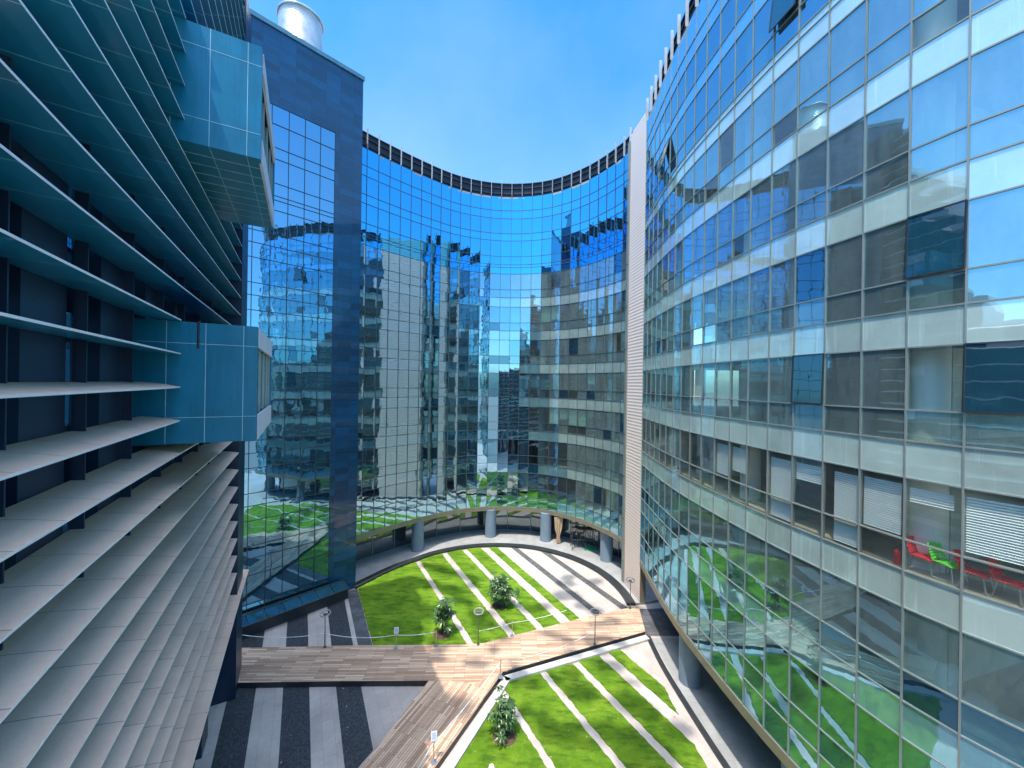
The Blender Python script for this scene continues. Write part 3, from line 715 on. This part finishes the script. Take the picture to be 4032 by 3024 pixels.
m = MB(); rl = random.Random(5)
for k in range(260):
    x_, y_ = rl.uniform(-12, 10), rl.uniform(13, 44); a_ = rl.uniform(0, 6.28); r_ = rl.uniform(.03, .08)
    if ((y_ < 27.5) and (x_ < -4)) or rl.random() < .7:
        zz = .36 if (23.5 < y_ < 33) else .06
        m.quad(*[(x_+r_*cos(a_+q*1.57)*(1 if q % 2 else .5), y_+r_*sin(a_+q*1.57)*(1 if q % 2 else .5), zz+.01*(q == 1)) for q in range(4)])
m.build('fallen_leaves', M['curtain'], kind='stuff', label='small dry leaves scattered over the paving and lawns')
# ------------------------------------------------------------------ plaza lamps
def copy_tree(o, parent=None, loc=None, rz=None):
    c_ = o.copy(); C.objects.link(c_)
    if parent is not None: c_.parent = parent
    if loc is not None: c_.location = loc
    if rz is not None: c_.rotation_euler = (0, 0, rz)
    for ch in o.children: copy_tree(ch, c_)
    return c_
def local(m_, name, mat, par_, smooth=False, label=None):
    o = m_.build(name, mat, None, smooth, label); o.parent = par_; return o
lp = thing('plaza_lamp', 'ring-headed lamp post on the deck edge in front of the slate tower', 'street lamp', (0, 0, 0), 'ring-headed lamps along the wooden deck')
m = MB(); m.bar((0, 0, 0), (0, 0, 2.12), .04, 10, 0, .028); local(m, 'pole', M['lamp'], lp, True)
m = MB(); m.cyl(0, 0, 0, .05, .11, 16); local(m, 'base_plate', M['lamp'], lp)
m = MB(); m.bar((0, 0, 2.12), (0, 0, 2.32), .03, 10, 0, .15); m.bar((-.33, 0, 2.4), (.33, 0, 2.4), .016); local(m, 'head_bracket', M['lamp'], lp)
m = MB(); m.torus((0, 0, 2.4), .33, .04, radians(8), 32, 8); local(m, 'lamp_ring', M['lampring'], lp, True)
LAB = ['ring-headed lamp post at the deck edge in front of the slate tower', 'ring-headed lamp post beside the deck where the two walkways fork', 'ring-headed lamp post on the far sloping branch of the deck', 'ring-headed lamp post beside the foot of the ribbed white pylon']
for i, (x, y) in enumerate(((-12.97, 27.25), (-2.15, 27.78), (6.31, 27.95), (10.3, 32.6))):
    o = lp if i == 0 else copy_tree(lp)
    o.location = (x, y, .352); o['label'] = LAB[i]
# stanchions and ropes
sp_ = thing('barrier_post', 'x', 'barrier post', (0, 0, 0), 'rope barrier posts on the deck')
m = MB(); m.bar((0, 0, 0), (0, 0, 1.0), .026, 8); local(m, 'post', M['brass'], sp_)
m = MB(); m.cyl(0, 0, 0, .03, .16, 20); local(m, 'base', M['steel'], sp_)
m = MB(); m.cyl(0, 0, 1.0, 1.04, .045, 12); local(m, 'cap', M['steel'], sp_)
posts = [(-7.91, 27.2, 'brass barrier post with a small white notice, left on the upper deck edge', True),
         (-3.6, 19.1, 'brass barrier post with a white notice on the lower deck branch near the camera', True),
         (-.45, 24.75, 'brass barrier post at the inner corner where the deck forks', False),
         (-5.15, 27.6, 'thin barrier post beside the bushy plant on the upper lawn edge', False),
         (.3, 28.8, 'thin barrier post between the fork lamp and the sloping deck branch', False)]
for i, (x, y, lab, sign) in enumerate(posts):
    o = sp_ if i == 0 else copy_tree(sp_)
    o.location = (x, y, .353); o['label'] = lab
    if sign and i != 0:
        pass
for i, (x, y, lab, sign) in enumerate(posts):
    if not sign: continue
    nb = thing('notice_board', ('small white notice on the barrier post at the upper deck edge', 'white notice on the barrier post of the near deck branch')[min(i, 1)], 'sign', (x, y, 1.4))
    m = MB(); m.box(-.15, .15, -.01, .01, .02, .42); local(m, 'panel', M['white'], nb)
    m = MB(); m.box(-.11, .11, -.013, -.0105, .07, .37); local(m, 'printed_sheet', simple('notice_print', (.45, .47, .6), .6, 0, .3, 18), nb)
    nb.rotation_euler = (radians(-18), 0, radians(12))
def rope(a_, b_, sag, lab):
    m_ = MB(); a_ = Vector(a_); b_ = Vector(b_); pr = None
    for k in range(13):
        f_ = k/12; p_ = a_.lerp(b_, f_); p_.z -= sag*4*f_*(1-f_)
        if pr is not None: m_.bar(pr, p_, .02, 6)
        pr = p_
    m_.build('barrier_rope', M['rope'], None, True, lab, cat='rope', group='white ropes of the barrier')
h_ = 1.33
rope((-19, 27.0, h_), (-12.97, 27.25, h_), .25, 'white rope from the louvred building to the leftmost lamp')
rope((-12.97, 27.25, h_), (-7.91, 27.2, h_), .25, 'white rope between the leftmost lamp and the post with a notice')
rope((-7.91, 27.2, h_), (-5.15, 27.6, h_), .1, 'white rope running past the bushy plant on the upper lawn edge')
rope((-2.15, 27.78, h_), (.3, 28.8, h_), .05, 'short white rope starting at the lamp where the deck forks')
rope((.3, 28.8, h_), (4.6, 30.5, h_), .1, 'white rope along the upper edge of the sloping deck branch')
rope((-.45, 24.75, h_), (-3.6, 19.1, h_), .12, 'white rope down the right edge of the near deck branch')
rope((-3.6, 19.1, h_), (-5.2, 15.4, h_), .1, 'white rope leaving the frame at the bottom on the near deck branch')
rope((-.45, 24.75, h_), (6.31, 27.95, h_), .35, 'white rope along the lower edge of the sloping deck branch')

# ------------------------------------------------------------------ plants
def plant(x, y, h, spread, nclus, lab, seed, lean=0.):
    r = random.Random(seed)
    root = thing('umbrella_plant', lab, 'shrub', (x, y, .05), 'young umbrella plants on the lawns')
    m_ = MB(); tips = []
    for k in range(max(4, nclus//14)):
        a_ = r.uniform(0, 2*pi); rr_ = spread*r.uniform(.1, .75); top = Vector((cos(a_)*rr_+lean, sin(a_)*rr_, h*r.uniform(.5, .92)))
        mid = top*.5+Vector((0, 0, h*.08)); m_.bar((r.uniform(-.06, .06), r.uniform(-.06, .06), 0), mid, .035, 6, 0, .024); m_.bar(mid, top, .024, 6, 0, .012); tips.append(top)
    local(m_, 'stem', M['bark'], root, True)
    m_ = MB()
    for k in range(nclus):
        tp = r.choice(tips); c_ = tp*r.uniform(.55, 1.05)+Vector((r.gauss(0, spread*.32), r.gauss(0, spread*.32), r.gauss(0, h*.10)))
        c_.z = max(.25, c_.z); up = Vector((r.gauss(0, .35)+c_.x*.5, r.gauss(0, .35)+c_.y*.5, 1)).normalized()
        e1 = up.orthogonal().normalized(); e2 = up.cross(e1); n_ = r.randint(7, 9); ph = r.uniform(0, 6.28); L_ = r.uniform(.30, .46)
        for q in range(n_):
            t_ = ph+2*pi*q/n_; dr = (e1*cos(t_)+e2*sin(t_)); sd = (e2*cos(t_)-e1*sin(t_))
            dp = r.uniform(.25, .7); l1 = L_*r.uniform(.8, 1.1)
            p0 = c_; p1 = c_+dr*l1*.5-up*l1*.10*dp; p2 = c_+dr*l1-up*l1*dp*.7; wd = sd*l1*.17
            k0 = len(m_.v); m_.v += [tuple(p0), tuple(p1-wd-up*.01), tuple(p2), tuple(p1+wd-up*.01), tuple(p1+up*.015)]
            m_.f += [(k0, k0+1, k0+4), (k0+1, k0+2, k0+4), (k0+2, k0+3, k0+4), (k0+3, k0, k0+4)]; m_.m += [0]*4
    local(m_, 'foliage', M['leaf'], root)
    m_ = MB(); n_ = 22; m_.poly([((.62+.08*r.random())*cos(2*pi*q/n_), (.55+.08*r.random())*sin(2*pi*q/n_), .006) for q in range(n_)]); local(m_, 'soil_patch', M['soil'], root)
plant(-5.05, 29.3, 2.75, .75, 85, 'tall narrow umbrella plant by the deck edge on the upper lawn', 3)
plant(-.75, 33.2, 2.6, 1.15, 120, 'widest bushy umbrella plant in the middle of the upper lawn', 5)
plant(-.1, 20.9, 2.5, .8, 46, 'umbrella plant in a bare soil ring on the lower lawn near the camera', 8)

# ------------------------------------------------------------------ things at the colonnade
sc_ = thing('scaffold', 'steel tube scaffold standing under the curved wing beside the last column', 'scaffold', (7.2, 44.2, .2))
m = MB(); xs = (0, 1.5, 3.0)
for x in xs:
    for y in (0, 1.2): m.bar((x, y, 0), (x, y, 3.1), .03)
for x in xs:
    for z in (1.2, 2.3, 3.0): m.bar((x, 0, z), (x, 1.2, z), .025)
local(m, 'upright_frame', M['scaff'], sc_)
m = MB()
for y in (0, 1.2):
    for z in (1.2, 2.3, 3.0): m.bar((0, y, z), (3, y, z), .025)
    m.bar((0, y, .1), (1.5, y, 2.3), .02); m.bar((1.5, y, 2.3), (3, y, .1), .02)
local(m, 'brace', M['scaff'], sc_)
m = MB(); m.box(0, 3, .1, .5, 2.33, 2.37); m.box(0, 3, .6, 1.0, 2.33, 2.37); local(m, 'plank', M['bark'], sc_)
m = MB(); n_ = 18; pr = [(9.3+.95*cos(2*pi*q/n_)*random.uniform(.8, 1.1), 44.6+.5*sin(2*pi*q/n_)*random.uniform(.8, 1.1)) for q in range(n_)]
m.prism(pr, .203, .26); m.build('safety_net', M['net'], None, False, 'crumpled green net lying on the floor under the scaffold', cat='net')
m = MB()
for k in range(14):
    x0 = 5.45+.05*k; w0 = .05*sin(k*1.3)
    zz = [(.3, .55), (1.2, .35), (2.0, .8), (3.4, 1.0)]
    for (za, wa), (zb, wb) in zip(zz, zz[1:]):
        f_ = lambda kk, w_: 5.8+(kk-7)*.075*w_
        m.quad((f_(k, wa), 45.9+.05*sin(k*1.3), za), (f_(k+1, wa), 45.9+.05*sin((k+1)*1.3), za), (f_(k+1, wb), 45.9+.05*sin((k+1)*1.3), zb), (f_(k, wb), 45.9+.05*sin(k*1.3), zb))
m.build('curtain', M['curtain'], None, True, 'tan curtain gathered at the open shopfront under the curved wing', cat='curtain')
fd = thing('floodlight', 'small white ground floodlight on the lower lawn near the bottom edge', 'lamp', (-.72, 19.05, .05))
m = MB(); m.cyl(0, 0, 0, .12, .09, 20); m.bar((0, 0, .12), (0, -.06, .22), .11, 20, 0, .13); local(m, 'housing', M['white'], fd)
m = MB(); m.bar((0, -.063, .225), (0, -.066, .23), .10, 20); local(m, 'lens', M['lampring'], fd)

# ------------------------------------------------------------------ furniture behind the glass of the right wing
def chair(x, y, z, rz, mat, lab):
    t_ = thing('cafe_chair', lab, 'chair', (x, y, z), 'plastic chairs behind the right-hand glass'); t_.rotation_euler = (0, 0, rz); t_.scale = (1.12, 1.12, 1.08)
    m_ = MB(); n_ = 6
    for a_ in range(n_):       # dished seat
        for b_ in range(n_):
            g_ = lambda i_, j_: (-.23+.46*i_/n_, -.22+.44*j_/n_, .45+.03*((2*i_/n_-1)**2)+(.0 if j_ > 1 else -.03*(2-j_)*.5))
            m_.quad(g_(a_, b_), g_(a_+1, b_), g_(a_+1, b_+1), g_(a_, b_+1))
    o_ = local(m_, 'seat', mat, t_, True); s_ = o_.modifiers.new('solid', 'SOLIDIFY'); s_.thickness = .03
    m_ = MB()
    for a_ in range(n_):
        for b_ in range(n_):
            g_ = lambda i_, j_: ((-.22+.44*i_/n_)*(1-.12*j_/n_), .20+.14*j_/n_+.05*(1-(2*i_/n_-1)**2), .47+.42*j_/n_)
            m_.quad(g_(a_, b_), g_(a_+1, b_), g_(a_+1, b_+1), g_(a_, b_+1))
    o_ = local(m_, 'backrest', mat, t_, True); s_ = o_.modifiers.new('solid', 'SOLIDIFY'); s_.thickness = .03
    for sx in (-1, 1):
        for sy in (-1, 1):
            m_ = MB(); m_.bar((sx*.18, sy*.17, .44), (sx*.23, sy*.24, 0), .018, 8); local(m_, 'leg', M['steel'], t_)
zf = Z(-5.7)
def inside(px, d_):
    D_ = [q for a_, b_, n_ in zip(P, P[1:], N) for q in [a_.lerp(b_, k/10)+n_*d_ for k in range(10)]]
    return min((q for q in D_ if q.y > 3), key=lambda q: abs(q.x/q.y-(px-1106)/831))
for px, d_, rz, mt, lab in ((2000, .5, .35, 'red', 'red plastic chair behind glass, just right of the red extinguisher'), (2060, .55, .1, 'green', 'bright green plastic chair between two red ones behind the glass'),
                            (2120, .5, .4, 'red', 'red plastic chair behind glass, just right of the green chair'), (2200, .5, .3, 'red', 'red plastic chair behind the glass at the right edge of the photo')):
    p_ = inside(px, d_); chair(p_.x, p_.y, zf, rz, M[mt], lab)
p_ = inside(1948, .34)
ex = thing('fire_extinguisher', 'red fire extinguisher standing on the floor behind the glass', 'extinguisher', (p_.x, p_.y, zf))
m = MB(); m.cyl(0, 0, 0, .42, .085, 20); m.bar((0, 0, .42), (0, 0, .50), .085, 20, 0, .03); smooth_auto(local(m, 'cylinder', M['red'], ex))
m = MB(); m.bar((0, 0, .50), (0, 0, .56), .025, 8); m.bar((-.02, 0, .56), (.12, 0, .60), .012, 6); local(m, 'valve', M['lamp'], ex)
m = MB(); m.bar((0, 0, .53), (.11, 0, .40), .012, 6); m.bar((.11, 0, .40), (.11, 0, .15), .012, 6); local(m, 'hose', M['blackrub'], ex)

# ------------------------------------------------------------------ light

sd = bpy.data.lights.new('Sun', 'SUN'); sd.energy = 5.0; sd.angle = radians(.5); sd.color = (1, .95, .87)
so = bpy.data.objects.new('Sun', sd); C.objects.link(so)
to = Vector((SAZ.x*cos(EL), SAZ.y*cos(EL), sin(EL))); so.rotation_euler = to.to_track_quat('Z', 'Y').to_euler(); so.location = to*60
wd = bpy.data.worlds.new('World'); S.world = wd; wd.use_nodes = True; nt = wd.node_tree; nt.nodes.clear()
sk = nt.nodes.new('ShaderNodeTexSky'); sk.sky_type = 'NISHITA'; sk.sun_disc = False; sk.sun_elevation = EL
sk.sun_rotation = math.atan2(to.x, to.y); sk.air_density = 1.0; sk.dust_density = 1.2; sk.ozone_density = 1.5
tc = nt.nodes.new('ShaderNodeTexCoord'); sz = nt.nodes.new('ShaderNodeSeparateXYZ'); nt.links.new(tc.outputs['Generated'], sz.inputs[0])
cr = nt.nodes.new('ShaderNodeValToRGB'); e = cr.color_ramp.elements
STOPS = ((.0, (.21, .30, .36)), (.42, (.18, .29, .36)), (.75, (.020, .205, .345)), (.80, (.04, .23, .355)), (.90, (1, .94, .84)), (1, (1, .94, .84)))   # zenith above the view brightened and warmed to lift the courtyard shade
while len(e) < len(STOPS): e.new(.5)
for q, (p_, c_) in zip(list(e), STOPS): q.position = p_; q.color = (*c_, 1)
nt.links.new(sz.outputs[2], cr.inputs[0])
hz = nt.nodes.new('ShaderNodeVectorMath'); hz.operation = 'SCALE'; hz.inputs['Scale'].default_value = 8.0; nt.links.new(cr.outputs[0], hz.inputs[0])
hs = nt.nodes.new('ShaderNodeMix'); hs.data_type = 'RGBA'; hs.blend_type = 'MULTIPLY'; hs.inputs['Factor'].default_value = 1; nt.links.new(hz.outputs[0], hs.inputs['B'])
bg = nt.nodes.new('ShaderNodeBackground'); bg.inputs[1].default_value = .145; ow = nt.nodes.new('ShaderNodeOutputWorld')
cn = nt.nodes.new('ShaderNodeTexNoise'); cn.inputs['Scale'].default_value = 2.2; cn.inputs['Detail'].default_value = 5; cn.inputs['Roughness'].default_value = .55
nt.links.new(tc.outputs['Generated'], cn.inputs['Vector'])
cm = nt.nodes.new('ShaderNodeMapRange'); cm.inputs[1].default_value = .42; cm.inputs[2].default_value = .75; cm.inputs[3].default_value = 0; cm.inputs[4].default_value = .34; nt.links.new(cn.outputs[0], cm.inputs[0])
ch = nt.nodes.new('ShaderNodeMix'); ch.data_type = 'RGBA'; nt.links.new(cm.outputs[0], ch.inputs['Factor']); nt.links.new(hs.outputs['Result'], ch.inputs['A']); ch.inputs['B'].default_value = (3.6, 5.6, 7.8, 1)
nt.links.new(sk.outputs[0], hs.inputs['A']); nt.links.new(ch.outputs['Result'], bg.inputs[0]); nt.links.new(bg.outputs[0], ow.inputs[0])
S.view_settings.view_transform = 'Standard'; S.view_settings.look = 'None'; S.view_settings.exposure = 0; S.view_settings.gamma = 1
cy = S.cycles
cy.max_bounces = 12; cy.diffuse_bounces = 3; cy.glossy_bounces = 6; cy.transparent_max_bounces = 16; cy.transmission_bounces = 4
cy.caustics_reflective = True; cy.caustics_refractive = False; cy.blur_glossy = .6; cy.sample_clamp_indirect = 8; cy.sample_clamp_direct = 0
cy.use_denoising = True
try: cy.denoiser = 'OPENIMAGEDENOISE'
except Exception: pass
